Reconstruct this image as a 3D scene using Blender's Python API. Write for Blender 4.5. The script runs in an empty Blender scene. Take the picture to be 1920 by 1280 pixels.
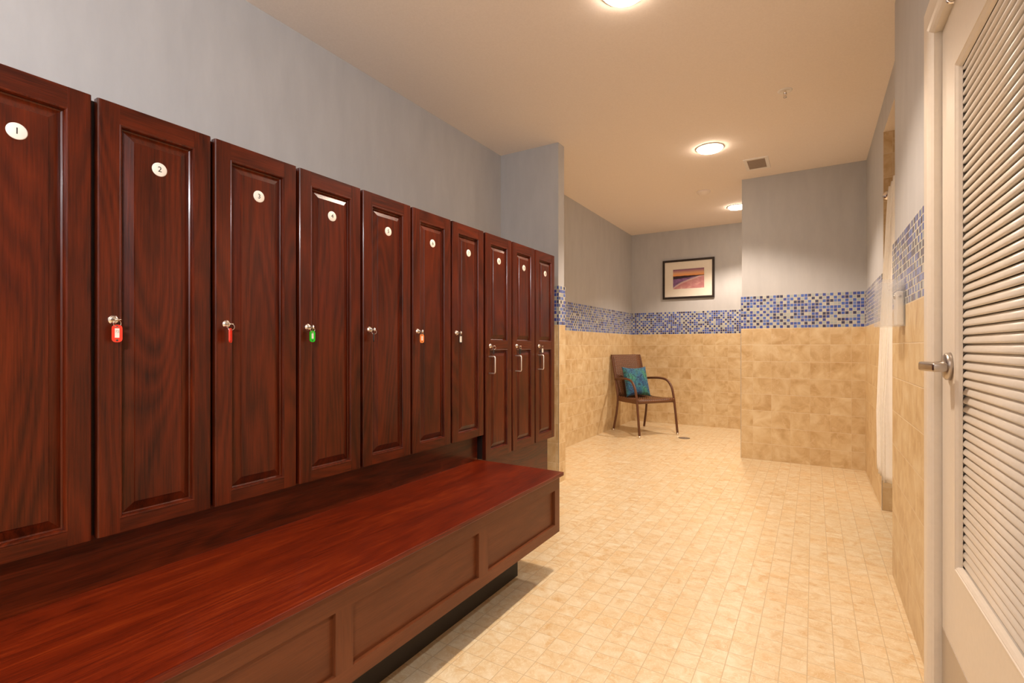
import bpy, bmesh, math, random
from mathutils import Vector, Matrix
random.seed(7)
C = bpy.context.scene.collection
PI = math.pi

# ------------------------------------------------------------------ camera, world, light, exposure
H = 1.02                                   # eye height
CEIL = 2.545
TH = math.atan(565 / 930)
cam_d = bpy.data.cameras.new('camera'); cam = bpy.data.objects.new('camera', cam_d); C.objects.link(cam)
cam.location = (0, 0, H); cam.rotation_euler = (PI / 2, 0, TH)
cam_d.sensor_width = 36; cam_d.lens = 930 / 1920 * 36; cam_d.shift_y = 9 / 1920; cam_d.clip_start = .02
bpy.context.scene.camera = cam
w = bpy.data.worlds.new('world'); bpy.context.scene.world = w; w.use_nodes = True
w.node_tree.nodes['Background'].inputs[0].default_value = (.5, .55, .6, 1)
w.node_tree.nodes['Background'].inputs[1].default_value = 0.05
vs = bpy.context.scene.view_settings
vs.view_transform = 'Standard'; vs.look = 'None'; vs.exposure = 0.70; vs.gamma = 1; vs.use_curve_mapping = False
LAMP = (1.0, .815, .65)
CAN_W = 84.0                               # watts of one recessed lamp's beam
LENS = 30.0                                 # emission of one lamp lens
FILL_W = 36.0                              # watts of the unseen fill light added behind the camera
CANS = [(-.69, 2.065), (-.68, 4.05), (-.71, 5.90), (-.69, -1.5)]  # last one is unseen, added behind the camera for fill

# ------------------------------------------------------------------ node helpers
def new_mat(name):
    m = bpy.data.materials.new(name); m.use_nodes = True
    nt = m.node_tree; b = nt.nodes['Principled BSDF']
    return m, nt, b
def N(nt, typ, **kw):
    n = nt.nodes.new(typ)
    for k, v in kw.items():
        if k.startswith('i_'):
            n.inputs[k[2:].replace('_', ' ')].default_value = v
        else: setattr(n, k, v)
    return n
def L(nt, a, b): nt.links.new(a, b)
def math_n(nt, op, a, b=None, c=None):
    n = nt.nodes.new('ShaderNodeMath'); n.operation = op
    for i, v in enumerate((a, b, c)):
        if v is None: continue
        if isinstance(v, (int, float)): n.inputs[i].default_value = v
        else: nt.links.new(v, n.inputs[i])
    return n.outputs[0]
def ramp(nt, fac, stops, interp='LINEAR'):
    n = nt.nodes.new('ShaderNodeValToRGB'); cr = n.color_ramp; cr.interpolation = interp
    while len(cr.elements) < len(stops): cr.elements.new(.5)
    for e, (p, c) in zip(cr.elements, stops):
        e.position = p; e.color = (*c, 1) if len(c) == 3 else c
    nt.links.new(fac, n.inputs[0]); return n.outputs[0]
def mixc(nt, fac, a, b, mode='MIX'):
    n = nt.nodes.new('ShaderNodeMix'); n.data_type = 'RGBA'; n.blend_type = mode
    for i, v in ((0, fac), (6, a), (7, b)):
        if isinstance(v, (int, float)): n.inputs[i].default_value = v
        elif isinstance(v, tuple): n.inputs[i].default_value = (*v, 1) if len(v) == 3 else v
        else: nt.links.new(v, n.inputs[i])
    return n.outputs[2]
def combine(nt, x, y, z):
    n = nt.nodes.new('ShaderNodeCombineXYZ')
    for i, v in enumerate((x, y, z)):
        if isinstance(v, (int, float)): n.inputs[i].default_value = v
        else: nt.links.new(v, n.inputs[i])
    return n.outputs[0]
def noise(nt, vec, scale, detail=3, rough=.5, dist=0.0):
    n = N(nt, 'ShaderNodeTexNoise'); n.inputs['Scale'].default_value = scale; n.inputs['Detail'].default_value = detail
    n.inputs['Roughness'].default_value = rough; n.inputs['Distortion'].default_value = dist
    nt.links.new(vec, n.inputs['Vector']); return n.outputs['Fac']
def bump(nt, h, b, strength=.2, dist=.002, normal=None):
    n = N(nt, 'ShaderNodeBump'); n.inputs['Strength'].default_value = strength; n.inputs['Distance'].default_value = dist
    nt.links.new(h, n.inputs['Height'])
    if normal is not None: nt.links.new(normal, n.inputs['Normal'])
    if b is not None: nt.links.new(n.outputs[0], b.inputs['Normal'])
    return n.outputs[0]
def plain(name, col, rough=.5, metal=0.0, **kw):
    m, nt, b = new_mat(name); b.inputs['Base Color'].default_value = (*col, 1)
    b.inputs['Roughness'].default_value = rough; b.inputs['Metallic'].default_value = metal
    for k, v in kw.items(): b.inputs[k.replace('_', ' ')].default_value = v
    tc = N(nt, 'ShaderNodeTexCoord'); f = noise(nt, tc.outputs['Object'], 60, 2)
    c = mixc(nt, f, tuple(x * .95 for x in col), tuple(min(1, x * 1.04) for x in col)); L(nt, c, b.inputs['Base Color'])
    return m

# ------------------------------------------------------------------ materials
def wall_uv(nt):
    """object position as (along the wall, height); all walls keep an identity transform"""
    tc = N(nt, 'ShaderNodeTexCoord'); sp = N(nt, 'ShaderNodeSeparateXYZ'); L(nt, tc.outputs['Object'], sp.inputs[0])
    ge = N(nt, 'ShaderNodeNewGeometry'); sn = N(nt, 'ShaderNodeSeparateXYZ'); L(nt, ge.outputs['True Normal'], sn.inputs[0])
    isx = math_n(nt, 'GREATER_THAN', math_n(nt, 'ABSOLUTE', sn.outputs[0]), .5)
    u = math_n(nt, 'ADD', math_n(nt, 'MULTIPLY', sp.outputs[1], isx), math_n(nt, 'MULTIPLY', sp.outputs[0], math_n(nt, 'SUBTRACT', 1.0, isx)))
    return u, sp.outputs[2], tc, sp
def grid(nt, u, v, pu, pv, g, ou=0.0, ov=0.0, vert=0.0):
    """cell id (u,v) and grout mask of a straight grid"""
    a = math_n(nt, 'DIVIDE', math_n(nt, 'SUBTRACT', u, ou), pu); b = math_n(nt, 'DIVIDE', math_n(nt, 'SUBTRACT', v, ov), pv)
    fu, fv = math_n(nt, 'FLOOR', a), math_n(nt, 'FLOOR', b)
    def edge(x, p):
        fr = math_n(nt, 'FRACT', x); d = math_n(nt, 'MULTIPLY', math_n(nt, 'MINIMUM', fr, math_n(nt, 'SUBTRACT', 1.0, fr)), p)
        return d
    d = math_n(nt, 'MINIMUM', math_n(nt, 'ADD', edge(a, pu), vert), edge(b, pv))
    mr = N(nt, 'ShaderNodeMapRange'); mr.inputs[1].default_value = g * .35; mr.inputs[2].default_value = g * .75
    L(nt, d, mr.inputs[0])                       # 0 in the grout, 1 on the tile
    return fu, fv, mr.outputs[0]
def white(nt, vec):
    n = N(nt, 'ShaderNodeTexWhiteNoise'); L(nt, vec, n.inputs['Vector']); return n

def paint_mat():
    m, nt, b = new_mat('grey_blue_paint'); tc = N(nt, 'ShaderNodeTexCoord')
    mp = N(nt, 'ShaderNodeMapping'); mp.inputs['Scale'].default_value = (6, 6, 1.6); L(nt, tc.outputs['Object'], mp.inputs[0])
    f = noise(nt, mp.outputs[0], 2.2, 5, .6); g = noise(nt, tc.outputs['Object'], 90, 3, .6)
    c = ramp(nt, f, [(.3, PAINT_A), (.7, PAINT_B)]); L(nt, c, b.inputs['Base Color'])
    b.inputs['Roughness'].default_value = .55; bump(nt, g, b, .12, .002); return m
PAINT_A = (.49, .492, .505); PAINT_B = (.54, .54, .55)
def ceiling_mat():
    m, nt, b = new_mat('ceiling_paint'); tc = N(nt, 'ShaderNodeTexCoord'); f = noise(nt, tc.outputs['Object'], 120, 3)
    c = ramp(nt, f, [(.3, (.91, .82, .75)), (.7, (.95, .86, .79))]); L(nt, c, b.inputs['Base Color'])
    b.inputs['Roughness'].default_value = .9; bump(nt, f, b, .08, .001); return m
def wall_tile_mat():
    m, nt, b = new_mat('tan_wall_tile'); u, z, tc, sp = wall_uv(nt)
    fu, fv, msk = grid(nt, u, z, .1475, .1475, .0034, -.467, 0, .0011)
    rnd = white(nt, combine(nt, fu, fv, 1.0))
    off = N(nt, 'ShaderNodeVectorMath', operation='MULTIPLY_ADD'); L(nt, rnd.outputs['Color'], off.inputs[0])
    off.inputs[1].default_value = (7, 7, 7); L(nt, tc.outputs['Object'], off.inputs[2])
    n1 = noise(nt, off.outputs[0], 9, 5, .55, .6); n2 = noise(nt, off.outputs[0], 26, 4, .6, 1.2)
    c1 = ramp(nt, n1, [(.28, (.54, .355, .165)), (.5, (.69, .515, .285)), (.72, (.80, .66, .43))])
    c2 = mixc(nt, math_n(nt, 'MULTIPLY', rnd.outputs['Value'], .16), c1, (.48, .31, .15))
    c3 = mixc(nt, math_n(nt, 'MULTIPLY', math_n(nt, 'GREATER_THAN', n2, .62), .30), c2, (.80, .66, .47))
    c = mixc(nt, msk, (.76, .62, .43), c3); L(nt, c, b.inputs['Base Color'])
    b.inputs['Roughness'].default_value = .38
    h = math_n(nt, 'ADD', msk, math_n(nt, 'MULTIPLY', n2, .15)); bump(nt, h, b, .5, .0015); return m
def mosaic_mat():
    m, nt, b = new_mat('blue_glass_mosaic'); u, z, tc, sp = wall_uv(nt)
    fu, fv, msk = grid(nt, u, z, .02664, .02664, .0032, -.467, 1.18)
    rnd = white(nt, combine(nt, fu, fv, 3.0)); rv = rnd.outputs['Value']
    par = math_n(nt, 'MODULO', math_n(nt, 'ADD', math_n(nt, 'ADD', fu, fv), 4000.0), 2.0)
    ca = ramp(nt, rv, [(0, (.006, .006, .075)), (.33, (.015, .042, .32)), (.62, (.035, .105, .46)), (.95, (.40, .44, .43))], 'CONSTANT')
    cb = ramp(nt, rv, [(0, (.38, .43, .43)), (.33, (.50, .52, .47)), (.60, (.12, .21, .52)), (.74, (.025, .08, .42)), (.90, (.007, .008, .09))], 'CONSTANT')
    c1 = mixc(nt, par, ca, cb)
    n = noise(nt, tc.outputs['Object'], 160, 2); c2 = mixc(nt, math_n(nt, 'MULTIPLY', n, .15), c1, (.5, .55, .62))
    c = mixc(nt, msk, (.60, .54, .45), c2); L(nt, c, b.inputs['Base Color'])
    r = math_n(nt, 'SUBTRACT', .75, math_n(nt, 'MULTIPLY', msk, .55)); L(nt, r, b.inputs['Roughness'])
    bump(nt, msk, b, .5, .001); return m
def floor_mat():
    m, nt, b = new_mat('cream_floor_tile'); tc = N(nt, 'ShaderNodeTexCoord'); sp = N(nt, 'ShaderNodeSeparateXYZ'); L(nt, tc.outputs['Object'], sp.inputs[0])
    fu, fv, msk = grid(nt, sp.outputs[0], sp.outputs[1], .0752, .0757, .0022, -.919, 1.411)
    rnd = white(nt, combine(nt, fu, fv, 5.0))
    off = N(nt, 'ShaderNodeVectorMath', operation='MULTIPLY_ADD'); L(nt, rnd.outputs['Color'], off.inputs[0])
    off.inputs[1].default_value = (5, 5, 5); L(nt, tc.outputs['Object'], off.inputs[2])
    n1 = noise(nt, off.outputs[0], 13, 5, .6, 1.0); n2 = noise(nt, off.outputs[0], 20, 3, .6, 2.5)
    c1 = ramp(nt, n1, [(.28, (.62, .40, .18)), (.46, (.71, .55, .33)), (.70, (.78, .68, .49))])
    c2 = mixc(nt, math_n(nt, 'MULTIPLY', math_n(nt, 'GREATER_THAN', rnd.outputs['Value'], .8), .30), c1, (.74, .50, .24))
    vein = ramp(nt, n2, [(.47, (0, 0, 0)), (.5, (1, 1, 1)), (.53, (0, 0, 0))])
    c3 = mixc(nt, math_n(nt, 'MULTIPLY', vein, .40), c2, (.92, .84, .68))
    c = mixc(nt, msk, (.56, .42, .25), c3); L(nt, c, b.inputs['Base Color'])
    b.inputs['Roughness'].default_value = .30
    h = math_n(nt, 'ADD', msk, math_n(nt, 'MULTIPLY', n1, .25)); bump(nt, h, b, .3, .001); return m
def wood_mat(name, axis, dark, mid, light, rough=.34, coat=.22, ringy=.5, fib=.5):
    """axis = the direction the grain runs: 'y' or 'z'"""
    m, nt, b = new_mat(name); tc = N(nt, 'ShaderNodeTexCoord'); oi = N(nt, 'ShaderNodeObjectInfo')
    ad = N(nt, 'ShaderNodeVectorMath', operation='ADD'); L(nt, tc.outputs['Object'], ad.inputs[0])
    L(nt, combine(nt, 0.0, math_n(nt, 'MULTIPLY', oi.outputs['Random'], 13.0), math_n(nt, 'MULTIPLY', oi.outputs['Random'], 29.0)), ad.inputs[1])
    def mp(sa, sc):
        n = N(nt, 'ShaderNodeMapping'); n.inputs['Scale'].default_value = (sc, sc, sa) if axis == 'z' else (sc, sa, sc)
        L(nt, ad.outputs[0], n.inputs[0]); return n.outputs[0]
    low = noise(nt, mp(.55, 4.2), 1.6, 1, .4, .15)
    rings = math_n(nt, 'FRACT', math_n(nt, 'MULTIPLY', low, 16.0))
    rings = math_n(nt, 'ABSOLUTE', math_n(nt, 'SUBTRACT', math_n(nt, 'MULTIPLY', rings, 2.0), 1.0))
    fibre = noise(nt, mp(5.0, 150.0), 2.0, 4, .65)
    broad = noise(nt, mp(2.0, 14.0), 1.0, 3, .5, .5)
    f = math_n(nt, 'ADD', math_n(nt, 'MULTIPLY', rings, ringy * .21), math_n(nt, 'MULTIPLY', fibre, fib * .8))
    f = math_n(nt, 'ADD', f, math_n(nt, 'MULTIPLY', broad, .35)); f = math_n(nt, 'SUBTRACT', f, .08)
    c = ramp(nt, f, [(.18, dark), (.45, mid), (.80, light)]); L(nt, c, b.inputs['Base Color'])
    b.inputs['Roughness'].default_value = rough; b.inputs['Coat Weight'].default_value = coat; b.inputs['Coat Roughness'].default_value = .13
    b.inputs['Specular IOR Level'].default_value = .28
    n = bump(nt, math_n(nt, 'ADD', fibre, math_n(nt, 'MULTIPLY', rings, .5)), b, .22, .0008)
    n2 = bump(nt, fibre, None, .16, .0006); L(nt, n2, b.inputs['Coat Normal'])
    return m
M = {}
M['paint'] = paint_mat(); M['ceiling'] = ceiling_mat(); M['tile'] = wall_tile_mat(); M['mosaic'] = mosaic_mat(); M['floor'] = floor_mat()
CH = ((.014, .0016, .0003), (.105, .0130, .0020), (.240, .0420, .0060))
M['wood_v'] = wood_mat('cherry_wood_upright_grain', 'z', *CH)
M['wood_h'] = wood_mat('cherry_wood_level_grain', 'y', *CH)
M['wood_top'] = wood_mat('cherry_bench_top', 'y', (.020, .0014, .0004), (.130, .0115, .0014), (.31, .0500, .0070), .34, .16, .34, .7)
M['wood_front'] = wood_mat('cherry_bench_front', 'y', (.120, .034, .011), (.235, .072, .026), (.310, .105, .042), .42, .12, .12, .3)  # browner than the top: floor reflection mixed into the cherry colour
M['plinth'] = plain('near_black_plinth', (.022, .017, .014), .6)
M['gap'] = plain('dark_cabinet_edge', (.010, .003, .002), .6)
M['white'] = plain('cream_white_enamel', (.80, .73, .64), .32)
M['bright_white'] = plain('bright_white_metal', (.90, .86, .82), .4)
M['louver'] = plain('cream_white_slats', (.80, .74, .66), .38)
M['dark_back'] = plain('brown_behind_slats', (.42, .32, .24), .8)
M['kick'] = plain('beige_metal_kick_plate', (.50, .43, .35), .35, .3)
M['chrome'] = plain('bright_chrome', (.86, .80, .74), .18, 1.0)
M['brushed'] = plain('brushed_steel', (.86, .80, .74), .42, .85)
M['nickel'] = plain('satin_nickel', (.50, .45, .41), .30, 1.0)
M['alu'] = plain('aluminium_edge_strip', (.55, .54, .54), .38, .9)
M['disc'] = plain('white_plastic_disc', (.86, .80, .72), .35)
M['ink'] = plain('black_ink', (.02, .02, .02), .5)
M['fabric'] = plain('cream_curtain_cloth', (.90, .85, .77), .85)
M['grille'] = plain('taupe_grille', (.42, .34, .28), .6)
M['dark_hole'] = plain('dark_grate', (.035, .035, .030), .5)
M['frame'] = plain('black_picture_frame', (.022, .013, .010), .35)
M['matboard'] = plain('ivory_mat_board', (.86, .80, .70), .8)
def acrylic():
    m, nt, b = new_mat('clear_acrylic'); b.inputs['Base Color'].default_value = (.86, .86, .86, 1); b.inputs['Roughness'].default_value = .06
    b.inputs['Alpha'].default_value = .20; b.inputs['Specular IOR Level'].default_value = .9; return m
M['acrylic'] = acrylic()
def glow(name, col, s):
    m, nt, b = new_mat(name); b.inputs['Emission Color'].default_value = (*col, 1); b.inputs['Emission Strength'].default_value = s
    b.inputs['Base Color'].default_value = (.8, .8, .8, 1); return m
M['lens'] = glow('lit_lamp_lens', (1, .81, .63), LENS)
def wicker_mat():
    m, nt, b = new_mat('brown_wicker'); tc = N(nt, 'ShaderNodeTexCoord'); sp = N(nt, 'ShaderNodeSeparateXYZ'); L(nt, tc.outputs['Object'], sp.inputs[0])
    a = math_n(nt, 'MULTIPLY', math_n(nt, 'ADD', sp.outputs[2], math_n(nt, 'MULTIPLY', sp.outputs[0], .4)), 2 * PI / .013)
    bb = math_n(nt, 'MULTIPLY', sp.outputs[1], 2 * PI / .030)
    wv = math_n(nt, 'MULTIPLY', math_n(nt, 'SINE', math_n(nt, 'ADD', a, math_n(nt, 'MULTIPLY', math_n(nt, 'SINE', bb), 1.6))), .5)
    f = math_n(nt, 'ADD', wv, .5)
    c = ramp(nt, f, [(.1, (.035, .011, .004)), (.6, (.16, .058, .020)), (1, (.33, .14, .055))]); L(nt, c, b.inputs['Base Color'])
    b.inputs['Roughness'].default_value = .45; bump(nt, f, b, .7, .003); return m
M['wicker'] = wicker_mat()
def cane_mat():
    m, nt, b = new_mat('brown_wrapped_tube'); tc = N(nt, 'ShaderNodeTexCoord'); sp = N(nt, 'ShaderNodeSeparateXYZ'); L(nt, tc.outputs['Object'], sp.inputs[0])
    s = math_n(nt, 'ADD', math_n(nt, 'ADD', sp.outputs[0], sp.outputs[1]), sp.outputs[2])
    f = math_n(nt, 'ADD', math_n(nt, 'MULTIPLY', math_n(nt, 'SINE', math_n(nt, 'MULTIPLY', s, 2 * PI / .012)), .5), .5)
    c = ramp(nt, f, [(0, (.075, .026, .012)), (1, (.17, .065, .028))]); L(nt, c, b.inputs['Base Color'])
    b.inputs['Roughness'].default_value = .4; bump(nt, f, b, .35, .001); return m
M['cane'] = cane_mat()
def pillow_mat():
    m, nt, b = new_mat('teal_paisley_cloth'); tc = N(nt, 'ShaderNodeTexCoord')
    n1 = noise(nt, tc.outputs['Object'], 7, 2)
    sx = N(nt, 'ShaderNodeSeparateXYZ'); L(nt, tc.outputs['Object'], sx.inputs[0])
    my = combine(nt, math_n(nt, 'MULTIPLY', sx.outputs[0], .2), math_n(nt, 'ABSOLUTE', sx.outputs[1]), sx.outputs[2])
    base = ramp(nt, n1, [(.38, (.012, .070, .185)), (.52, (.018, .135, .225)), (.66, (.04, .23, .13))])
    v = N(nt, 'ShaderNodeTexVoronoi'); v.inputs['Scale'].default_value = 11; L(nt, my, v.inputs['Vector'])
    rg = math_n(nt, 'FRACT', math_n(nt, 'MULTIPLY', v.outputs['Distance'], 3.2))
    ln = ramp(nt, rg, [(0, (0, 0, 0)), (.06, (1, 1, 1)), (.24, (1, 1, 1)), (.30, (0, 0, 0))])
    c = mixc(nt, math_n(nt, 'MULTIPLY', ln, .75), base, (.010, .018, .075))
    v2 = N(nt, 'ShaderNodeTexVoronoi'); v2.inputs['Scale'].default_value = 60; L(nt, my, v2.inputs['Vector'])
    dots = math_n(nt, 'LESS_THAN', v2.outputs['Distance'], .30)
    c = mixc(nt, math_n(nt, 'MULTIPLY', dots, .35), c, (.12, .42, .50))
    L(nt, c, b.inputs['Base Color']); b.inputs['Roughness'].default_value = .75; b.inputs['Sheen Weight'].default_value = .2; return m
M['pillow'] = pillow_mat()
def print_mat():
    """sunset over a beach; object x = 0..1 across, z = 0..1 up is read from the print's own size"""
    m, nt, b = new_mat('sunset_beach_print'); tc = N(nt, 'ShaderNodeTexCoord'); sp = N(nt, 'ShaderNodeSeparateXYZ'); L(nt, tc.outputs['Generated'], sp.inputs[0])
    x, z = sp.outputs[0], sp.outputs[2]
    wob = math_n(nt, 'MULTIPLY', math_n(nt, 'SUBTRACT', noise(nt, tc.outputs['Generated'], 5, 3), .5), .05)
    zz = math_n(nt, 'ADD', z, wob)
    sky = ramp(nt, zz, [(.62, (.90, .20, .06)), (.68, (.92, .42, .14)), (.80, (.74, .40, .24)), (.92, (.38, .17, .23)), (1, (.22, .10, .18))])
    n = noise(nt, tc.outputs['Generated'], 6, 3, .5, .5)
    sand = ramp(nt, n, [(.3, (.55, .22, .24)), (.6, (.66, .32, .33)), (.8, (.80, .52, .48))])
    sea = ramp(nt, n, [(.3, (.12, .06, .17)), (.7, (.34, .17, .40))])
    # shoreline curves up from the lower left to the horizon
    shore = math_n(nt, 'ADD', math_n(nt, 'MULTIPLY', math_n(nt, 'POWER', math_n(nt, 'MAXIMUM', x, .001), .62), .66), 0.0)
    left = N(nt, 'ShaderNodeMapRange'); left.inputs[1].default_value = -.03; left.inputs[2].default_value = .03
    L(nt, math_n(nt, 'SUBTRACT', zz, shore), left.inputs[0])
    ground = mixc(nt, left.outputs[0], sand, sea)
    foam = N(nt, 'ShaderNodeMapRange'); foam.inputs[1].default_value = .07; foam.inputs[2].default_value = 0.0
    L(nt, math_n(nt, 'ABSOLUTE', math_n(nt, 'SUBTRACT', zz, shore)), foam.inputs[0])
    ground = mixc(nt, math_n(nt, 'MULTIPLY', foam.outputs[0], .7), ground, (.92, .74, .70))
    land = math_n(nt, 'MULTIPLY', math_n(nt, 'GREATER_THAN', zz, math_n(nt, 'ADD', .50, math_n(nt, 'MULTIPLY', x, .13))), math_n(nt, 'LESS_THAN', zz, .655))
    c = mixc(nt, math_n(nt, 'GREATER_THAN', zz, .63), ground, sky); c = mixc(nt, math_n(nt, 'MULTIPLY', land, .92), c, (.030, .013, .016))
    L(nt, c, b.inputs['Base Color']); b.inputs['Roughness'].default_value = .3; return m
M['print'] = print_mat()

# ------------------------------------------------------------------ mesh helpers
def box(bm, a, b, mi=0):
    """axis box between corners a and b"""
    x0, y0, z0 = [min(p, q) for p, q in zip(a, b)]; x1, y1, z1 = [max(p, q) for p, q in zip(a, b)]
    v = [bm.verts.new(p) for p in ((x0, y0, z0), (x1, y0, z0), (x1, y1, z0), (x0, y1, z0), (x0, y0, z1), (x1, y0, z1), (x1, y1, z1), (x0, y1, z1))]
    for f in ((0, 3, 2, 1), (4, 5, 6, 7), (0, 1, 5, 4), (1, 2, 6, 5), (2, 3, 7, 6), (3, 0, 4, 7)):
        bm.faces.new([v[i] for i in f]).material_index = mi
def bbox(bm, a, b, r=.002, mi=0, seg=2):
    """box with rounded edges"""
    t = bmesh.new(); box(t, a, b, mi); bmesh.ops.bevel(t, geom=t.edges[:], offset=r, segments=seg, affect='EDGES', profile=.5)
    for f in t.faces: f.material_index = mi
    merge(bm, t)
def merge(bm, t, mat=None):
    if mat is not None: bmesh.ops.transform(t, matrix=mat, verts=t.verts)
    me = bpy.data.meshes.new('tmp'); t.to_mesh(me); t.free(); bm.from_mesh(me); bpy.data.meshes.remove(me)
def tube(bm, pts, r, seg=12, cap=True, mi=0, flat=1.0):
    pts = [Vector(p) for p in pts]; rs = r if isinstance(r, (list, tuple)) else [r] * len(pts)
    n = len(pts); rings = []; up = None
    for i, p in enumerate(pts):
        t = (pts[min(i + 1, n - 1)] - pts[max(i - 1, 0)]).normalized()
        if up is None:
            up = Vector((0, 0, 1)) if abs(t.z) < .9 else Vector((1, 0, 0))
        s = t.cross(up).normalized(); up = s.cross(t).normalized()
        rings.append([bm.verts.new(p + s * math.cos(a) * rs[i] + up * math.sin(a) * rs[i] * flat) for a in [2 * PI * k / seg for k in range(seg)]])
    for i in range(n - 1):
        for k in range(seg):
            f = bm.faces.new((rings[i][k], rings[i][(k + 1) % seg], rings[i + 1][(k + 1) % seg], rings[i + 1][k])); f.smooth = True; f.material_index = mi
    if cap:
        for rg in (rings[0], rings[-1][::-1]): bm.faces.new(rg).material_index = mi
def lathe(bm, prof, seg=32, axis='z', at=(0, 0, 0), smooth=True, mi=0, close=True):
    """profile of (radius, height); a radius of 0 makes a pole"""
    rings = []
    def P(r, h, a):
        c, s = r * math.cos(a), r * math.sin(a)
        q = (c, s, h) if axis == 'z' else ((h, c, s) if axis == 'x' else (c, h, s))
        return tuple(q[i] + at[i] for i in range(3))
    for r, h in prof:
        if r <= 1e-6: rings.append([bm.verts.new(P(0, h, 0))])
        else: rings.append([bm.verts.new(P(r, h, 2 * PI * k / seg)) for k in range(seg)])
    for i in range(len(rings) - 1):
        a, b = rings[i], rings[i + 1]
        for k in range(seg):
            q = [a[k % len(a)], a[(k + 1) % len(a)], b[(k + 1) % len(b)], b[k % len(b)]]
            u = []
            for v in q:
                if v not in u: u.append(v)
            if len(u) >= 3:
                f = bm.faces.new(u); f.smooth = smooth; f.material_index = mi
def catmull(pts, n=6):
    P = [Vector(p) for p in pts]; P = [P[0] * 2 - P[1]] + P + [P[-1] * 2 - P[-2]]; out = []
    for i in range(1, len(P) - 2):
        for k in range(n):
            t = k / n; a, b, c, d = P[i - 1], P[i], P[i + 1], P[i + 2]
            out.append(.5 * ((2 * b) + (-a + c) * t + (2 * a - 5 * b + 4 * c - d) * t * t + (-a + 3 * b - 3 * c + d) * t ** 3))
    out.append(P[-2]); return out
def build(name, bm, mats, parent=None, loc=None, rot=None):
    bmesh.ops.recalc_face_normals(bm, faces=bm.faces)
    me = bpy.data.meshes.new(name); bm.to_mesh(me); bm.free()
    for m in (mats if isinstance(mats, (list, tuple)) else [mats]): me.materials.append(m)
    o = bpy.data.objects.new(name, me); C.objects.link(o)
    if parent is not None: o.parent = parent
    if loc is not None: o.location = loc
    if rot is not None: o.rotation_euler = rot
    return o
def tag(o, label=None, cat=None, group=None, kind=None):
    for k, v in (('label', label), ('category', cat), ('group', group), ('kind', kind)):
        if v: o[k] = v
    return o
def thing(name, label, cat, loc=(0, 0, 0), rz=0, group=None):
    o = bpy.data.objects.new(name, None); C.objects.link(o); o.location = loc; o.rotation_euler = (0, 0, rz); o.empty_display_size = .05
    return tag(o, label, cat, group)
def struct(name, bm, mats, label=None):
    return tag(build(name, bm, mats), label, None, None, 'structure')
def text_mesh(body, size):
    """flat lettering as a mesh facing +x: letters run along +y, up is +z"""
    cu = bpy.data.curves.new('t', 'FONT'); cu.body = body; cu.size = size; cu.align_x = 'CENTER'; cu.align_y = 'CENTER'; cu.extrude = .0002
    ob = bpy.data.objects.new('t', cu); C.objects.link(ob)
    dg = bpy.context.evaluated_depsgraph_get(); me = bpy.data.meshes.new_from_object(ob.evaluated_get(dg))
    bpy.data.objects.remove(ob); bpy.data.curves.remove(cu)
    me.transform(Matrix(((0, 0, 1, 0), (1, 0, 0, 0), (0, 1, 0, 0), (0, 0, 0, 1))))
    return me

# ------------------------------------------------------------------ the room
LX, BY, PY, RX, NX, SY0, SY1, NY = -2.14, 6.69, 4.98, .372, .31, 2.77, 3.84, -2.6
T = .008                                   # tile stands proud of the painted wall
TILE, MOS = 1.18, 1.473
WM = [M['paint'], M['mosaic'], M['tile']]
def wall_box(bm, x0, x1, y0, y1, faces, z1=CEIL, tiled=True):
    """painted wall body whose listed faces carry the tile and mosaic skin"""
    box(bm, (x0, y0, 0), (x1, y1, z1), 0)
    if not tiled: return
    ex0, ex1 = x0 - (T if '-x' in faces else 0), x1 + (T if '+x' in faces else 0)
    ey0, ey1 = y0 - (T if '-y' in faces else 0), y1 + (T if '+y' in faces else 0)
    for za, zb, mi in ((0, TILE, 2), (TILE, MOS, 1)):
        if '+x' in faces: box(bm, (x1, ey0, za), (x1 + T, ey1, zb), mi)
        if '-x' in faces: box(bm, (x0 - T, ey0, za), (x0, ey1, zb), mi)
        if '+y' in faces: box(bm, (x0, y1, za), (x1, y1 + T, zb), mi)
        if '-y' in faces: box(bm, (x0, y0 - T, za), (x1, y0, zb), mi)
bm = bmesh.new(); box(bm, (LX - .1, NY - .1, -.06), (1.4, BY + .1, 0)); struct('floor', bm, M['floor'], 'cream marbled square floor tiles')
bm = bmesh.new(); box(bm, (LX - .1, NY - .1, CEIL), (1.4, BY + .1, CEIL + .06)); struct('ceiling', bm, M['ceiling'], 'tan lit flat ceiling')
bm = bmesh.new(); wall_box(bm, LX - .1, LX, NY, BY, ['+x']); struct('wall_left', bm, WM, 'grey wall behind the lockers')
bm = bmesh.new(); wall_box(bm, LX - .1, 1.4, BY, BY + .1, ['-y']); struct('wall_back', bm, WM, 'far wall behind the picture and armchair')
bm = bmesh.new(); wall_box(bm, LX - .1, 1.4, NY - .1, NY, ['+y'], tiled=False); struct('wall_front', bm, WM, 'wall behind the camera')
bm = bmesh.new(); wall_box(bm, LX, -1.63, 3.35, 3.45, ['-y', '+x', '+y']); struct('wall_wing', bm, WM, 'short wing wall at the end of the lockers')
bm = bmesh.new(); wall_box(bm, -.56, RX, PY, PY + .13, ['-y', '-x', '+y']); struct('wall_middle', bm, WM, 'wall section with mosaic band right of the picture')
bm = bmesh.new(); wall_box(bm, RX, RX + .13, SY1, BY, ['-x', '-y']); struct('wall_right', bm, WM, 'right wall beyond the shower curtain')
bm = bmesh.new()
DY0, DY1, DTOP = 1.02, 1.852, 1.925         # door opening
wall_box(bm, NX, NX + .12, DY1, SY0, ['-x', '+y']); wall_box(bm, NX, NX + .12, NY, DY0, ['-x'])
box(bm, (NX, DY0, DTOP), (NX + .12, DY1, CEIL), 0); struct('wall_side', bm, WM, 'near right wall around the louvred door')
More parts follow.
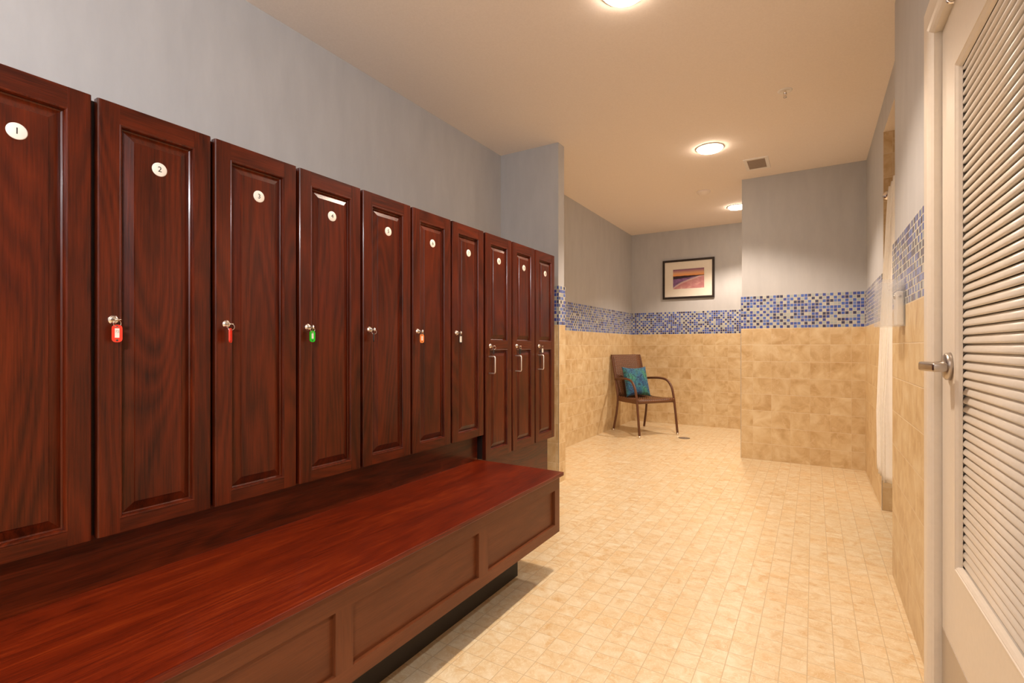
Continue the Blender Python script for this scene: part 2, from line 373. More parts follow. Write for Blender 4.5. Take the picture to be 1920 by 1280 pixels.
bm = bmesh.new(); box(bm, (RX, SY0, 2.352), (RX + .13, SY1, CEIL), 0)
struct('wall_header', bm, [M['paint']], 'grey header wall above the shower opening')
bm = bmesh.new(); box(bm, (RX + .001, SY0, 2.35), (1.3, SY1, 2.36), 0)
struct('ceiling_shower', bm, [M['ceiling']], 'lowered ceiling of the shower stall')
bm = bmesh.new(); wall_box(bm, 1.25, 1.35, SY0 - .1, SY1 + .1, ['-x']); box(bm, (RX + .001, SY1 - T - .0005, 0), (RX + .131, SY1, 2.35), 2); box(bm, (RX + .13, SY1 - T, 0), (1.25, SY1 + .1, CEIL), 2); box(bm, (NX + .12, SY0 - .1, 0), (1.25, SY0, CEIL), 2)
struct('wall_shower', bm, WM, 'tiled walls inside the shower stall')
def strip(n, a, b, m=M['alu'], label=None):
    bm = bmesh.new(); bbox(bm, a, b, .0008); return struct('trim_%d' % n, bm, m, label)
strip(1, (-1.63 + T - .002, 3.35 - T - .002, 0), (-1.63 + T + .0015, 3.35 - T + .002, MOS), label='thin metal strip on the wing wall corner')
strip(2, (-.56 - T - .001, PY - T - .001, 0), (-.56 - T + .003, PY - T + .003, MOS), label='thin metal strip on the middle wall corner')
strip(3, (RX - T - .001, SY1 - T - .001, 0), (RX - T + .003, SY1 - T + .003, TILE), label='thin metal strip at the shower opening')
# door casing: stepped moulding round the opening, and the jamb behind it
def casing():
    bm = bmesh.new(); prof = [(0, 0), (.0, .012), (.006, .016), (.030, .017), (.036, .021), (.080, .023), (.088, .020), (.094, .016), (.100, .010), (.100, 0)]
    # s = distance outward from the inner edge (reversed profile: thick at the outside), d = how far it stands out
    path = [(DY1 - .007, 0), (DY1 - .007, DTOP - .007), (DY0 + .007, DTOP - .007), (DY0 + .007, 0)]
    out = [(1, 0), (1, 1), (-1, 1), (-1, 0)]
    rings = []
    for (y, z), (oy, oz) in zip(path, out):
        rings.append([bm.verts.new((NX - T * .5 - d, y + oy * (.100 - s) * 1.18, z + oz * (.100 - s) * 1.18)) for s, d in prof])
    for i in range(3):
        for k in range(len(prof) - 1): bm.faces.new((rings[i][k], rings[i][k + 1], rings[i + 1][k + 1], rings[i + 1][k]))
    for rg in (rings[0], rings[-1]): bm.faces.new(rg)
    box(bm, (NX - .004, DY1 - .006, 0), (NX + .12, DY1 - .0005, DTOP)); box(bm, (NX - .004, DY0 + .0005, 0), (NX + .12, DY0 + .006, DTOP)); box(bm, (NX - .004, DY0, DTOP - .006), (NX + .12, DY1, DTOP - .0005))
    return bm
struct('trim_4', casing(), M['white'], 'cream moulded casing round the louvred door')

# the louvred door, closed
FX = NX + .004                              # plane of the door's face
dy0, dy1 = DY0 + .010, DY1 - .010
ly0, ly1, lz0, lz1 = 1.16, 1.668, .452, 1.738
bm = bmesh.new()
for a, b in (((FX, dy0, .01), (FX + .036, ly0, DTOP - .010)), ((FX, ly1, .01), (FX + .036, dy1, DTOP - .010)),
             ((FX, ly0, .01), (FX + .036, ly1, lz0)), ((FX, ly0, lz1), (FX + .036, ly1, DTOP - .010))):
    box(bm, a, b)
bmesh.ops.remove_doubles(bm, verts=bm.verts, dist=1e-5)
door = struct('door_1', bm, M['white'], 'cream white louvred door at the right edge')
def slats():
    bm = bmesh.new(); p = .0215; n = int((lz1 - lz0) / p)
    key = [(.002, .0213), (-.003, .0165), (-.0065, .0115), (-.0085, .0050), (-.0075, .0015), (-.004, .0003), (.008, .0060), (.012, .0190)]
    ring = catmull([(x, h, 0) for x, h in key[-1:] + key + key[:2]], 4)[4:-4]; prof = [(q.x, q.y) for q in ring][:-1]
    for i in range(n + 1):
        z = lz0 - .006 + i * p
        rows = [[bm.verts.new((FX + .016 + x, y, min(max(z + h, lz0 - .004), lz1 + .004))) for x, h in prof] for y in (ly0 - .004, ly1 + .004)]
        for k in range(len(prof)):
            bm.faces.new((rows[0][k], rows[0][(k + 1) % len(prof)], rows[1][(k + 1) % len(prof)], rows[1][k])).smooth = True
        bm.faces.new(rows[0]); bm.faces.new(rows[1])
    return bm
build('louver_panel', slats(), M['louver'], door)
bm = bmesh.new(); box(bm, (FX + .030, ly0 - .004, lz0 - .004), (FX + .034, ly1 + .004, lz1 + .004)); build('backing', bm, M['dark_back'], door)
def mould():
    bm = bmesh.new(); prof = [(-.009, 0), (-.009, .003), (-.005, .0055), (-.0015, .0055), (.000, .003), (.004, .0045), (.009, .000), (.011, -.008)]
    rings = []
    for y, z, oy, oz in ((ly0, lz0, -1, -1), (ly1, lz0, 1, -1), (ly1, lz1, 1, 1), (ly0, lz1, -1, 1)):
        rings.append([bm.verts.new((FX - d, y - oy * s, z - oz * s)) for s, d in prof])
    for i in range(4):
        for k in range(len(prof) - 1): bm.faces.new((rings[i][k], rings[i][k + 1], rings[(i + 1) % 4][k + 1], rings[(i + 1) % 4][k]))
    return bm
build('moulding', mould(), M['white'], door)
bm = bmesh.new(); bbox(bm, (FX - .0015, dy0 + .02, .02), (FX + .0005, dy1 - .004, .224), .0006); tag(build('kick_plate', bm, M['kick'], door), 'dull beige metal kick plate')
# lever handle
LY, LZ = 1.748, .966
bm = bmesh.new(); lathe(bm, [(0, .014), (.030, .014), (.036, .010), (.038, 0), (0, 0)], 32, 'x'); bmesh.ops.scale(bm, vec=(-1, 1, 1), verts=bm.verts)
hnd = build('handle', bm, M['nickel'], door, (FX, LY, LZ)); tag(hnd, 'satin nickel lever handle')
bm = bmesh.new(); tube(bm, [(-.010, 0, 0), (-.040, 0, 0), (-.052, 0, 0)], [.015, .0115, .0115], 18)
t_ = bmesh.new(); bbox(t_, (-.066, -.112, -.0125), (-.036, .014, .0125), .0065, seg=4)
for v in t_.verts:                              # the grip narrows and comes back towards the door
    k = max(0, -v.co.y) / .112; v.co.x += .012 * k * k; v.co.z *= 1 - .10 * k
for f in t_.faces: f.smooth = True
merge(bm, t_); build('lever', bm, M['nickel'], hnd)
bm = bmesh.new(); box(bm, (FX - .001, dy1 - .0012, LZ - .03), (FX + .024, dy1 + .0008, LZ + .03)); tag(build('latch_plate', bm, M['nickel'], door), 'metal latch plate on the door edge')
bm = bmesh.new(); lathe(bm, [(0, .001), (.011, .001), (.011, 0), (0, 0)], 20, 'x'); tube(bm, catmull([(-.001, 0, .012), (-.016, 0, .006), (-.026, 0, -.008), (-.024, 0, -.022), (-.012, 0, -.026)], 5), .0032, 8)
hk = tag(build('coat_hook', bm, M['chrome'], None, (FX - .0005, 1.632, 1.905)), 'small chrome coat hook high on the louvred door', 'hook')

# ------------------------------------------------------------------ lockers
DW, P, DX = .2505, .2612, -1.4
STY0 = .217
def door_frame_bm(z0, z1, panels):
    """face at x = 0 (local), stiles upright grain (0), rails level grain (1)"""
    bm = bmesh.new(); st = .043; t = .020; w2 = DW / 2
    cuts = [z0] + [c for p in panels for c in p] + [z1]
    for s in (-1, 1):
        t_ = bmesh.new(); box(t_, (-t, s * w2, z0), (0, s * (w2 - st), z1))
        ed = [e for e in t_.edges if all(v.co.x > -1e-6 for v in e.verts) and all(abs(abs(v.co.y) - w2) < 1e-6 for v in e.verts)]
        bmesh.ops.bevel(t_, geom=ed, offset=.006, segments=3, affect='EDGES', profile=.6); merge(bm, t_)
    for k in range(0, len(cuts), 2): box(bm, (-t, -w2 + st, cuts[k]), (-.0004, w2 - st, cuts[k + 1]), 1)
    return bm
def panel_bm(za, zb):
    bm = bmesh.new(); w2 = DW / 2 - .043
    prof = [(-.002, -.0010), (0, .0006), (.003, -.0002), (.0050, -.0040), (.0055, -.0105), (.0085, -.0125), (.0300, -.0050), (.0312, -.0028)]
    rings = [[bm.verts.new((d, s * (w2 - i), z)) for s, z in ((-1, za + i), (1, za + i), (1, zb - i), (-1, zb - i))] for i, d in prof]
    for a, b in zip(rings, rings[1:]):
        for k in range(4): bm.faces.new((a[k], a[(k + 1) % 4], b[(k + 1) % 4], b[k]))
    bm.faces.new(rings[-1]); return bm
def lock_mesh():
    bm = bmesh.new(); lathe(bm, [(0, .0070), (.0070, .0070), (.0086, .0062), (.0089, .0035), (.0105, .0028), (.0112, .0005), (.0112, -.002)], 24, 'x')
    return bm
def lock_slot():
    bm = bmesh.new(); box(bm, (.0068, -.0065, -.0010), (.0074, .0065, .0010)); return bm
def handle_mesh():
    bm = bmesh.new(); pts = [(0, 0, .042), (.030, 0, .042), (.0355, 0, .0405), (.038, 0, .035), (.038, 0, -.035), (.0355, 0, -.0405), (.030, 0, -.042), (0, 0, -.042)]
    tube(bm, pts, .0034, 10); return bm
zb1, zt = .58, 1.59
short = dict(fr=None)
def mesh_of(bm, name, mats):
    bmesh.ops.recalc_face_normals(bm, faces=bm.faces); me = bpy.data.meshes.new(name); bm.to_mesh(me); bm.free()
    for m in (mats if isinstance(mats, (list, tuple)) else [mats]): me.materials.append(m)
    return me
ME = {
 'frame_s': mesh_of(door_frame_bm(0, zt - zb1, [(.034, zt - zb1 - .047)]), 'door', [M['wood_v'], M['wood_h']]),
 'panel_s': mesh_of(panel_bm(.034, zt - zb1 - .047), 'panel', M['wood_v']),
 'frame_l': mesh_of(door_frame_bm(0, zt - .45, [(.042, .553), (.598, zt - .45 - .048)]), 'door', [M['wood_v'], M['wood_h']]),
 'panel_l1': mesh_of(panel_bm(.042, .553), 'panel', M['wood_v']),
 'panel_l2': mesh_of(panel_bm(.598, zt - .45 - .048), 'panel', M['wood_v']),
 'lock': mesh_of(lock_mesh(), 'lock', M['chrome']), 'slot': mesh_of(lock_slot(), 'keyhole', M['ink']), 'handle': mesh_of(handle_mesh(), 'handle', M['brushed']),
}
def place(name, me, parent, loc=(0, 0, 0), mat=None):
    o = bpy.data.objects.new(name, me); C.objects.link(o); o.parent = parent; o.location = loc; return o
dbm = bmesh.new(); lathe(dbm, [(0, .0016), (.0155, .0016), (.0170, .0008), (.0170, 0), (0, 0)], 36, 'x'); ME['disc'] = mesh_of(dbm, 'number_disc', M['disc'])
WORDS = {1: 'shining dark at the left edge of the row', 2: 'with a red tag hanging from its lock', 3: 'with a red tag seen edge-on', 4: 'with a green tag on its lock', 5: 'with a thin black tag on its lock',
         6: 'with an orange tag on its lock', 7: 'last short one before the longer doors', 8: 'first one with a bar handle', 9: 'middle one with a bar handle', 10: 'last one with a bar handle'}
LOCKZ = {}
for i in range(1, 11):
    long = i >= 8; zb = .45 if long else zb1
    yc = .478 + .2612 * (i - 2) + DW / 2 + (.006 if long else 0)
    t = thing('locker', 'dark cherry wooden locker number %d, %s' % (i, WORDS[i]), 'locker', (DX, yc, zb), 0, 'numbered wooden lockers')
    bm = bmesh.new(); hh = zt - zb
    box(bm, (-.72, -P / 2 + .0003, 0.004), (-.0215, P / 2 - .0003, hh - .004)); build('carcass', bm, M['gap'] if i < 10 else M['gap'], t)
    if i == 10:
        bm = bmesh.new(); box(bm, (-.72, P / 2 - .0003, 0.004), (-.0215, P / 2 + .004, hh - .002)); build('side_panel', bm, M['wood_v'], t)
    d = place('door', ME['frame_l' if long else 'frame_s'], t)
    if long: place('panel', ME['panel_l1'], d); place('panel', ME['panel_l2'], d)
    else: place('panel', ME['panel_s'], d)
    n = place('number_disc', ME['disc'], t, (-.0030, .0015, 1.463 - zb)); tag(n, 'round white disc with the number %d' % i)
    tm = text_mesh(str(i), .0190); tm.materials.append(M['ink']); q = place('numeral', tm, n, (.0019, 0, 0))
    lz = 1.0215 if long else 1.0815
    if i > 1:
        lk = place('lock', ME['lock'], t, (0, -DW / 2 + (.040 if long else .0295), lz - zb)); place('keyhole', ME['slot'], lk); LOCKZ[i] = (DX, yc - DW / 2 + (.040 if long else .0295), lz)
    if long: place('handle', ME['handle'], t, (0, -DW / 2 + .028, .926 - zb))

# keys with their tags
def mt(name, col, rough=.35): return plain(name, col, rough)
TAGC = {'red': mt('red_plastic', (.85, .045, .020)), 'green': mt('green_plastic', (.01, .55, .015)), 'black': mt('black_plastic', (.012, .012, .012)), 'orange': mt('orange_plastic', (.95, .28, .06)),
        'paper': plain('paper_label', (.74, .68, .60), .6)}
def stadium(w, h, n=8, r=None):
    r = min(w, h) / 2 * (r or .95); pts = []
    for cx, cy, a0 in ((w / 2 - r, h / 2 - r, 0), (-w / 2 + r, h / 2 - r, 90), (-w / 2 + r, -h / 2 + r, 180), (w / 2 - r, -h / 2 + r, 270)):
        for k in range(n + 1):
            a = math.radians(a0 + 90 * k / n); pts.append((cx + r * math.cos(a), cy + r * math.sin(a)))
    return pts
def tag_mesh(w, h, r=.8):
    """plate in the y-z plane facing +x with a raised rim, holes marked as small dark tubes elsewhere"""
    bm = bmesh.new(); t = .0034
    rings = []
    for sc, x in ((0, 0), (.0006, -t * .5), (0, -t), ):
        pass
    outer = stadium(w, h, 6, r); inner = stadium(w - .0046, h - .0046, 6, r)
    A = [bm.verts.new((0, y, z)) for y, z in outer]; B = [bm.verts.new((-t, y, z)) for y, z in outer]
    I = [bm.verts.new((0, y, z)) for y, z in inner]; J = [bm.verts.new((-.0010, y, z)) for y, z in inner]
    n = len(A)
    for k in range(n):
        j = (k + 1) % n
        bm.faces.new((A[k], A[j], B[j], B[k])); bm.faces.new((A[k], I[k], I[j], A[j])); bm.faces.new((I[k], J[k], J[j], I[j]))
    bm.faces.new(B); bm.faces.new(J); return bm
def make_key(i, colour, label, yaw, w=.0225, h=.039, paper=True, mg=.0055, writing=None, dx=.017, dy=.0, face=0):
    x, y, z = LOCKZ[i]
    t = thing('locker_key', label, 'key', (x + .0076, y, z), 0, 'keys left in the locker locks')
    bm = bmesh.new(); box(bm, (0, -.0009, -.0040), (.008, .0009, .0040)); lathe(bm, [(0, -.001), (.0085, -.001), (.0085, .001), (0, .001)], 20, 'y', (.0150, 0, 0)); 
    ring_bm = bmesh.new(); k = build('key', bm, M['chrome'], t)
    k.rotation_euler = (PI / 2, 0, 0) if i in (2, 3, 8, 9, 10) else (0, 0, 0)
    pts = [(dx + .0085 * math.sin(a) * math.sin(yaw), .0085 * math.sin(a) * math.cos(yaw), -.0085 + .0085 * math.cos(a)) for a in [2 * PI * q / 24 for q in range(25)]]
    tube(ring_bm, pts, .00065, 6, cap=False); build('ring', ring_bm, M['chrome'], t)
    g = build('tag', tag_mesh(w, h), TAGC[colour], t, (dx, dy, -.0150 - h / 2 + .0035), (0, 0, yaw))
    g['label'] = '%s plastic tag' % colour
    if paper:
        bm = bmesh.new(); box(bm, (-.0012, -w / 2 + mg, -h / 2 + mg * 1.9), (.0003, w / 2 - mg, h / 2 - mg * 1.55)); build('paper_label', bm, TAGC['paper'], g)
    for zz, rr in ((h / 2 - .0042, .0016), (-h / 2 + .0045, .0024)):
        bm = bmesh.new(); lathe(bm, [(0, .0002), (rr, .0002), (rr, -.0012), (0, -.0012)], 14, 'x', (-.0006, 0, zz)); build('hole', bm, M['dark_hole'], g)
    if writing:
        tm = text_mesh(writing, .0075); tm.materials.append(M['grille']); o = place('writing', tm, g, (.0006, 0, .0045))
    return t
AIM = math.atan2(-.55, 1.4)                # a tag turned towards the aisle's near end
make_key(2, 'red', 'key with red tag facing outward and faint writing, in the lock of locker 2', -.25, .0195, .0405, writing='72', dx=.013)
make_key(3, 'red', 'key with red tag turned nearly edge-on, in the lock of locker 3', -.25 + 1.05, .0205, .040, paper=False)
make_key(4, 'green', 'key with bright green tag and white label, in the lock of locker 4', -.12, .0175, .036)
make_key(5, 'black', 'key with black tag seen as a thin line, in the lock of locker 5', .86, .018, .034, paper=False)
make_key(6, 'orange', 'key with orange tag and grey label, in the lock of locker 6', -.15, .0195, .036)
make_key(7, 'black', 'key with black tag showing a grey label, in the lock of locker 7', -.30, .0165, .036, mg=.0026)
make_key(8, 'black', 'key with black tag seen narrow, above the first bar handle', .55, .014, .032, paper=False)
make_key(9, 'black', 'key with broad plain black tag, above the middle bar handle', .0, .016, .034, paper=False)
make_key(10, 'black', 'key with black tag and white label, above the last bar handle', -.10, .020, .031, mg=.0020)

# ------------------------------------------------------------------ bench
bench = thing('bench', 'long built-in cherry bench with glossy red-brown top below the lockers', 'bench', (-1.2, 1.13, 0))
def loc(a): return (a[0] + 1.2, a[1] - 1.13, a[2])
bm = bmesh.new(); bbox(bm, loc((-1.444, .19, .434)), loc((-.967, 2.046, .4505)), .0025); build('seat', bm, M['wood_top'], bench)
bm = bmesh.new(); fx = -.985; z0, z1 = .181, .434
box(bm, loc((fx, .20, z0)), loc((fx - .018, 2.036, .222))); box(bm, loc((fx, .20, .376)), loc((fx - .018, 2.036, z1)))
sty = [(.20, .255), (.802, .855), (1.402, 1.458), (1.991, 2.036)]
for a, b in sty: box(bm, loc((fx, a, .222)), loc((fx - .018, b, .376)), 1)
build('front_frame', bm, [M['wood_front'], wood_mat('cherry_bench_stile', 'z', (.120, .034, .011), (.235, .072, .026), (.310, .105, .042), .42, .12, .12, .3)], bench)  # stiles share the front's cherry colour with the floor reflection in it
for (a0, a), (b, b1) in zip(sty, sty[1:]):
    bm = bmesh.new(); box(bm, loc((fx - .012, a + .0, .222)), loc((fx - .018, b, .376)))
    mcx = .006
    build('front_panel', bm, M['wood_front'], bench)
bm = bmesh.new(); box(bm, loc((-1.444, .20, z0)), loc((fx - .018, 2.036, z0 + .018))); box(bm, loc((-1.444, 2.018, z0 + .018)), loc((fx - .018, 2.036, z1))); box(bm, loc((-1.444, .20, z0 + .018)), loc((fx - .018, .218, z1)))
build('case', bm, M['wood_front'], bench)
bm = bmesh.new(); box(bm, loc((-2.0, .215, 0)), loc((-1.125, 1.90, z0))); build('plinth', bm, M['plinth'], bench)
bm = bmesh.new(); box(bm, loc((-2.1, .215, .181)), loc((-1.4445, 2.040, .5835))); tag(build('back_panel', bm, M['wood_h'], bench), 'plain cherry panel between bench top and short lockers')
bm = bmesh.new(); box(bm, (-.66, -.385, 0), (0, .379, .4535))
tag(build('base_cabinet', bm, M['wood_h'], None, (-1.445, 2.433, 0)), 'plain wooden base panel under the three long lockers beyond the bench', 'cabinet')

# ------------------------------------------------------------------ picture
pf = thing('framed_picture', 'black framed sunset beach picture with wide ivory mat on far wall', 'picture', (-1.3875, BY - .003, 1.640))
PW, PH, PB = .645, .510, .027
bm = bmesh.new()
rings = []
for i, d in ((0, 0), (0, -.020), (.003, -.024), (PB - .004, -.024), (PB, -.020), (PB, -.006)):
    rings.append([bm.verts.new((s * (PW / 2 - i), d, z)) for s, z in ((-1, i), (1, i), (1, PH - i), (-1, PH - i))])
for a, b in zip(rings, rings[1:]):
    for k in range(4): bm.faces.new((a[k], a[(k + 1) % 4], b[(k + 1) % 4], b[k]))
build('frame', bm, M['frame'], pf)
ix0, ix1, iz0, iz1 = -.190, .198, .130, .385
bm = bmesh.new()
for a, b in (((-PW / 2 + PB, -.012, PB), (ix0, -.008, PH - PB)), ((ix1, -.012, PB), (PW / 2 - PB, -.008, PH - PB)), ((ix0, -.012, PB), (ix1, -.008, iz0)), ((ix0, -.012, iz1), (ix1, -.008, PH - PB))): box(bm, a, b)
build('mat', bm, M['matboard'], pf)
bm = bmesh.new(); box(bm, (ix0 - .004, -.007, iz0 - .004), (ix1 + .004, -.004, iz1 + .004)); build('print', bm, M['print'], pf)

# ------------------------------------------------------------------ armchair and cushion
ch = thing('wicker_armchair', 'brown woven wicker armchair with curved arms in the far corner', 'chair', (-1.712, 5.800, 0), math.atan2(-.577, .817))
# local: +x forward, +y the sitter's left
for s in (-1, 1):
    bm = bmesh.new(); pts = catmull([(-.268, s * .208, .625), (-.10, s * .232, .640), (.03, s * .248, .640), (.115, s * .256, .618), (.180, s * .261, .550), (.212, s * .263, .450), (.228, s * .264, .36), (.250, s * .266, .20), (.272, s * .268, .028)], 6)
    tube(bm, pts, .0135, 12); a = build('arm', bm, M['cane'], ch)
    bm = bmesh.new(); lathe(bm, [(0, 0), (.011, 0), (.0135, .006), (.0140, .030), (0, .030)], 16, 'z', (.274, s * .2685, 0)); tag(build('foot_cap', bm, M['chrome'], a), 'pale metal foot cap')
    bm = bmesh.new(); pts = catmull([(-.338, s * .208, .905), (-.305, s * .209, .80), (-.262, s * .210, .64), (-.222, s * .212, .48), (-.208, s * .214, .38), (-.222, s * .218, .24), (-.250, s * .223, .12), (-.273, s * .227, .028)], 6)
    tube(bm, pts, .0130, 12); a = build('leg', bm, M['cane'], ch)
    bm = bmesh.new(); lathe(bm, [(0, 0), (.011, 0), (.0135, .006), (.0140, .030), (0, .030)], 16, 'z', (-.275, s * .2275, 0)); tag(build('foot_cap', bm, M['chrome'], a), 'pale metal foot cap')
bm = bmesh.new()                                                   # seat: woven slab with a waterfall front
prof = [(-.212, .432), (-.10, .418), (.05, .414), (.17, .424), (.222, .425), (.238, .412), (.238, .385), (.222, .372), (-.10, .366), (-.205, .372)]
def hw(x): return .214 + (x + .212) / .45 * .045
rows = [[bm.verts.new((x, y * hw(x), z - (0.010 * (1 - (2 * abs(y) - 1) ** 2) if 0 else (.010 * (1 - y * y) if z > .40 else 0)))) for x, z in prof] for y in (-1, -.6, -.2, .2, .6, 1)]
for a, b in zip(rows, rows[1:]):
    for k in range(len(prof)):
        f = bm.faces.new((a[k], a[(k + 1) % len(prof)], b[(k + 1) % len(prof)], b[k])); f.smooth = True
bm.faces.new(rows[0]); bm.faces.new(rows[-1]); build('seat', bm, M['wicker'], ch)
bm = bmesh.new()
spine = [(-.342, .918), (-.334, .893), (-.305, .80), (-.262, .64), (-.222, .48), (-.212, .40)]
rows = []
for y in (-.214, -.14, -.07, 0, .07, .14, .214):
    bow = -.018 * (1 - (y / .214) ** 2)
    rows.append([bm.verts.new((x + bow + .010, y, z)) for x, z in spine] + [bm.verts.new((x + bow - .012, y, z)) for x, z in reversed(spine)])
for a, b in zip(rows, rows[1:]):
    for k in range(len(a)):
        f = bm.faces.new((a[k], a[(k + 1) % len(a)], b[(k + 1) % len(a)], b[k])); f.smooth = True
bm.faces.new(rows[0]); bm.faces.new(rows[-1]); build('backrest', bm, M['wicker'], ch)
bm = bmesh.new(); n = 22; S = .365                                # cushion
grd = {}
for side in (1, -1):
    for i in range(n + 1):
        for j in range(n + 1):
            u, v = 2 * i / n - 1, 2 * j / n - 1
            e = (1 - abs(u) ** 2.6) * (1 - abs(v) ** 2.6); th = .060 * max(e, 0) ** .45
            k = .90 * (1 - .10 * (1 - abs(v) ** 2) * abs(u) ** 3); k2 = 1.03 - .13 * (1 - abs(u) ** 2) * abs(v) ** 3
            if side == -1 and (i in (0, n) or j in (0, n)): continue
            grd[side, i, j] = bm.verts.new((side * th, u * S / 2 * k, v * S / 2 * k2))
def G(s, i, j): return grd[(s, i, j)] if (s, i, j) in grd else grd[(1, i, j)]
for side in (1, -1):
    for i in range(n):
        for j in range(n):
            f = bm.faces.new((G(side, i, j), G(side, i + 1, j), G(side, i + 1, j + 1), G(side, i, j + 1))); f.smooth = True
cu = build('cushion', bm, M['pillow']); tag(cu, 'square teal and blue paisley cushion standing on the wicker armchair seat', 'cushion')
fz = math.atan2(-.577, .817)
def chair_pt(a, b, z): return (-1.712 + a * math.cos(fz) - b * math.sin(fz), 5.800 + a * math.sin(fz) + b * math.cos(fz), z)
cu.location = chair_pt(-.140, .004, .596); cu.rotation_euler = (0, math.radians(-19), fz - .12)

# ------------------------------------------------------------------ floor drain, ceiling fittings
bm = bmesh.new(); lathe(bm, [(0, .0012), (.060, .0012), (.062, 0), (0, 0)], 36, 'z')
fd = tag(build('floor_drain', bm, M['dark_hole'], None, (-1.227, 5.71, .0003)), 'round dark floor drain on tiles in front of the armchair', 'drain')
bm = bmesh.new()
for r in (.015, .030, .045): lathe(bm, [(r, .0012), (r, .0022), (r + .006, .0022), (r + .006, .0012)], 30, 'z')
build('grate', bm, M['dark_back'], fd)
LN = ['round recessed ceiling lamp glaring at the top edge above the bench', 'round recessed ceiling lamp in front of the square air vent', 'round recessed ceiling lamp partly hidden by the middle wall', 'round recessed ceiling lamp added unseen at the rear of the room']
for i, (x, y) in enumerate(CANS):
    t = thing('recessed_light', LN[i], 'ceiling lamp', (x, y, CEIL), 0, 'recessed ceiling lamps')
    bm = bmesh.new(); lathe(bm, [(.088, -.0005), (.101, -.0005), (.103, -.004), (.098, -.006), (.090, -.0055), (.088, -.003)], 40); build('trim_ring', bm, M['white'], t)
    bm = bmesh.new(); lathe(bm, [(.089, -.001), (.088, -.014), (.080, -.020), (.05, -.024), (0, -.026)], 40); build('lens', bm, M['lens'], t)
    ld = bpy.data.lights.new('lamp', 'SPOT'); ld.energy = CAN_W; ld.color = LAMP; ld.spot_size = math.radians(122); ld.spot_blend = .42; ld.shadow_soft_size = .05
    lo = bpy.data.objects.new('lamp', ld); C.objects.link(lo); lo.parent = t; lo.location = (0, 0, -.040)
# added fill light behind the camera, standing in for a camera flash
t = thing('fill_light', 'long added fill light on the right wall behind the camera', 'fill light', (NX, -.95, 1.95))
bm = bmesh.new(); bbox(bm, (-.03, -.42, -.05), (0, .42, .05), .006); build('housing', bm, M['white'], t)
bm = bmesh.new(); tube(bm, [(-.062, -.40, 0), (-.062, .40, 0)], .032, 20); build('diffuser', bm, glow('fill_tube', (.94, .96, 1), 4.0), t)
ld = bpy.data.lights.new('tube', 'AREA'); ld.shape = 'RECTANGLE'; ld.size = .10; ld.size_y = .80; ld.energy = FILL_W; ld.color = (.94, .96, 1)
lo = bpy.data.objects.new('tube', ld); C.objects.link(lo); lo.parent = t; lo.location = (-.105, 0, 0); lo.rotation_euler = (0, math.radians(90), 0)
# air vent
t = thing('air_vent', 'square ceiling air vent with taupe slats above the middle wall', 'vent', (-.402, 4.597, CEIL))
bm = bmesh.new(); a, b = .066, .113
for p, q in (((-a - .026, -b - .03, -.006), (-a, b + .03, 0)), ((a, -b - .03, -.006), (a + .026, b + .03, 0)), ((-a, -b - .03, -.006), (a, -b, 0)), ((-a, b, -.006), (a, b + .03, 0))): bbox(bm, p, q, .0015)
build('frame', bm, M['bright_white'], t)
bm = bmesh.new(); box(bm, (-a, -b, -.001), (a, b, 0), 1)
for k in range(14): box(bm, (-a, -b + .004 + k * .0163, -.005), (a, -b + .0145 + k * .0163, -.0015), 0)
build('grille', bm, [M['grille'], M['dark_back']], t)
# sprinkler head
t = thing('sprinkler_head', 'small white ceiling sprinkler head near the right wall', 'sprinkler', (-.144, 3.377, CEIL))
bm = bmesh.new(); lathe(bm, [(0, -.001), (.020, -.001), (.024, -.004), (.036, -.004), (.040, -.001), (.040, 0)], 32); build('escutcheon', bm, M['bright_white'], t)
bm = bmesh.new(); lathe(bm, [(.006, 0), (.006, -.018), (.003, -.022), (.003, -.036), (.010, -.038), (.010, -.040), (0, -.040)], 16)
for s in (-1, 1): tube(bm, [(s * .006, 0, -.014), (s * .009, 0, -.026), (s * .004, 0, -.037)], .0015, 6)
build('sprinkler', bm, M['chrome'], t)
# smoke detector
t = thing('smoke_detector', 'flat round cream smoke detector on the ceiling left of the far lamp', 'smoke detector', (-.925, 5.157, CEIL))
bm = bmesh.new(); lathe(bm, [(0.064, 0), (.066, -.010), (.058, -.020), (.044, -.024), (.040, -.034), (.030, -.038), (0, -.039)], 36); build('housing', bm, M['ceiling'], t)
bm = bmesh.new(); lathe(bm, [(.0405, -.026), (.0425, -.027), (.0415, -.030), (.039, -.031)], 36); build('sensor_slot', bm, M['grille'], t)

# ------------------------------------------------------------------ shower curtain, rod
rod = bmesh.new(); tube(rod, [(0, SY0 + .001, 0), (0, SY1 - .001, 0)], .0125, 14)
for y in (SY0 + .004, SY1 - .012): lathe(rod, [(0, 0), (.028, 0), (.028, .006), (0, .006)], 20, 'y', (0, y, 0))
tag(build('curtain_rod', rod, M['chrome'], None, (.395, 0, 1.955)), 'chrome shower rod across the top of the shower opening', 'curtain rod')
bm = bmesh.new(); nz, ny = 40, 120; rows = []
for j in range(nz + 1):
    f = j / nz; z = 1.935 - f * (1.935 - .330)
    row = []
    for i in range(ny + 1):
        g = i / ny; ph = g * 2 * PI * 5
        y = SY0 + .28 + g * (.52 - .12 * f); amp = .020 + .004 * f
        row.append(bm.verts.new((.388 - .060 * min(1, f * 1.25) ** .8 + amp * math.sin(ph + .5 * math.sin(3 * f + g * 5)) , y + .010 * math.sin(2 * ph), z + (.006 * math.sin(ph * .5) if j == nz else 0))))
    rows.append(row)
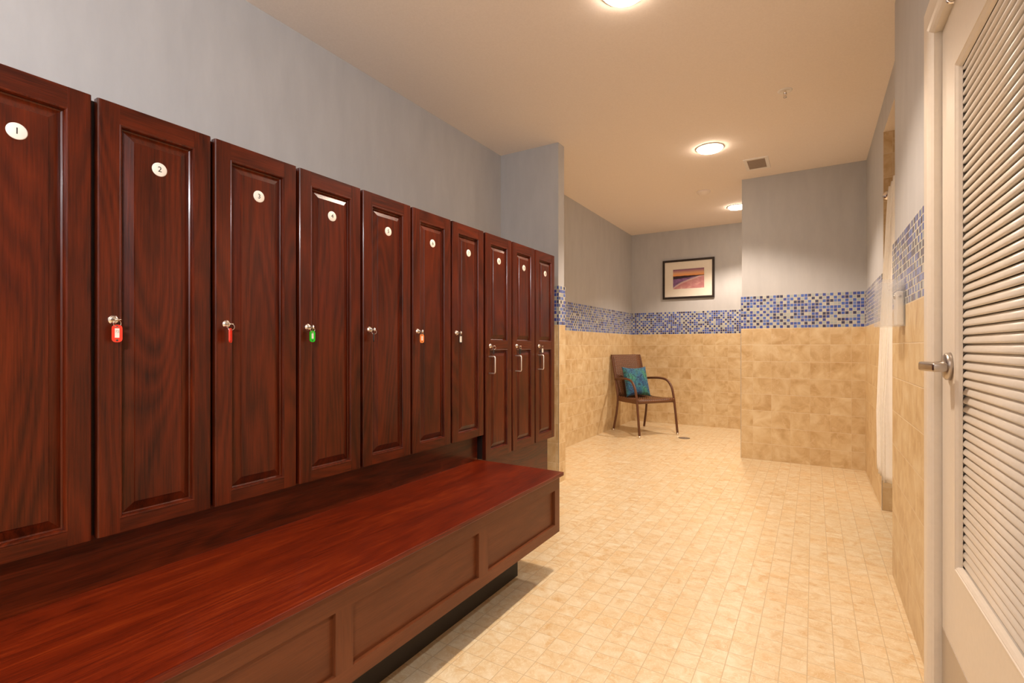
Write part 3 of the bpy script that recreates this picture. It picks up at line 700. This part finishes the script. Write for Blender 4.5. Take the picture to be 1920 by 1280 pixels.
for a, b in zip(rows, rows[1:]):
    for k in range(ny): bm.faces.new((a[k], a[k + 1], b[k + 1], b[k])).smooth = True
cur = tag(build('shower_curtain', bm, M['fabric']), 'plain cream shower curtain hanging in folds in the shower opening', 'curtain')
sm = cur.modifiers.new('cloth thickness', 'SOLIDIFY'); sm.thickness = .002

# ------------------------------------------------------------------ acrylic holder and dispenser on the near right wall
hx = NX - T
t = thing('acrylic_holder', 'clear acrylic box holder fixed to the tiles beside the louvred door', 'holder', (hx, 2.47, 1.098))
bm = bmesh.new(); W, D, HH, th = .066, .088, .182, .003
box(bm, (-th, -W, 0), (0, W, HH)); build('back_plate', bm, M['acrylic'], t)
bm = bmesh.new(); box(bm, (-D, -W, 0), (-D + th, W, HH)); build('front_plate', bm, M['acrylic'], t)
for s in (-1, 1):
    bm = bmesh.new(); box(bm, (-D + th, s * W, 0), (-th, s * (W - th), HH)); build('side_plate', bm, M['acrylic'], t)
bm = bmesh.new(); box(bm, (-D + th, -W + th, 0), (-th, W - th, th)); build('base_plate', bm, M['acrylic'], t)
bm = bmesh.new(); box(bm, (-.040, -W + th, HH - .034), (-th - .0002, W - th, HH - .030)); box(bm, (-.040, -W + th, HH - .018), (-th - .0002, W - th, HH - .014)); build('shelf_rib', bm, M['acrylic'], t)
t = thing('dispenser', 'white plastic dispenser inside the clear acrylic holder', 'dispenser', (hx, 2.47, 1.098 + .0035))
bm = bmesh.new(); bbox(bm, (-.028, -.058, 0), (-.0045, .010, .132), .006, seg=3); build('body', bm, M['disc'], t)
bm = bmesh.new(); lathe(bm, [(0, 0), (.009, 0), (.009, .004), (.006, .006), (0, .006)], 18, 'x'); bmesh.ops.scale(bm, vec=(-1, 1, 1), verts=bm.verts); build('button', bm, M['nickel'], t, (-.0278, -.030, .112))
bm = bmesh.new(); lathe(bm, [(0, 0), (.005, 0), (.005, .0018), (0, .0018)], 18, 'y'); bmesh.ops.scale(bm, vec=(1, -1, 1), verts=bm.verts); build('screw', bm, M['nickel'], t, (-.017, -.0577, .112))
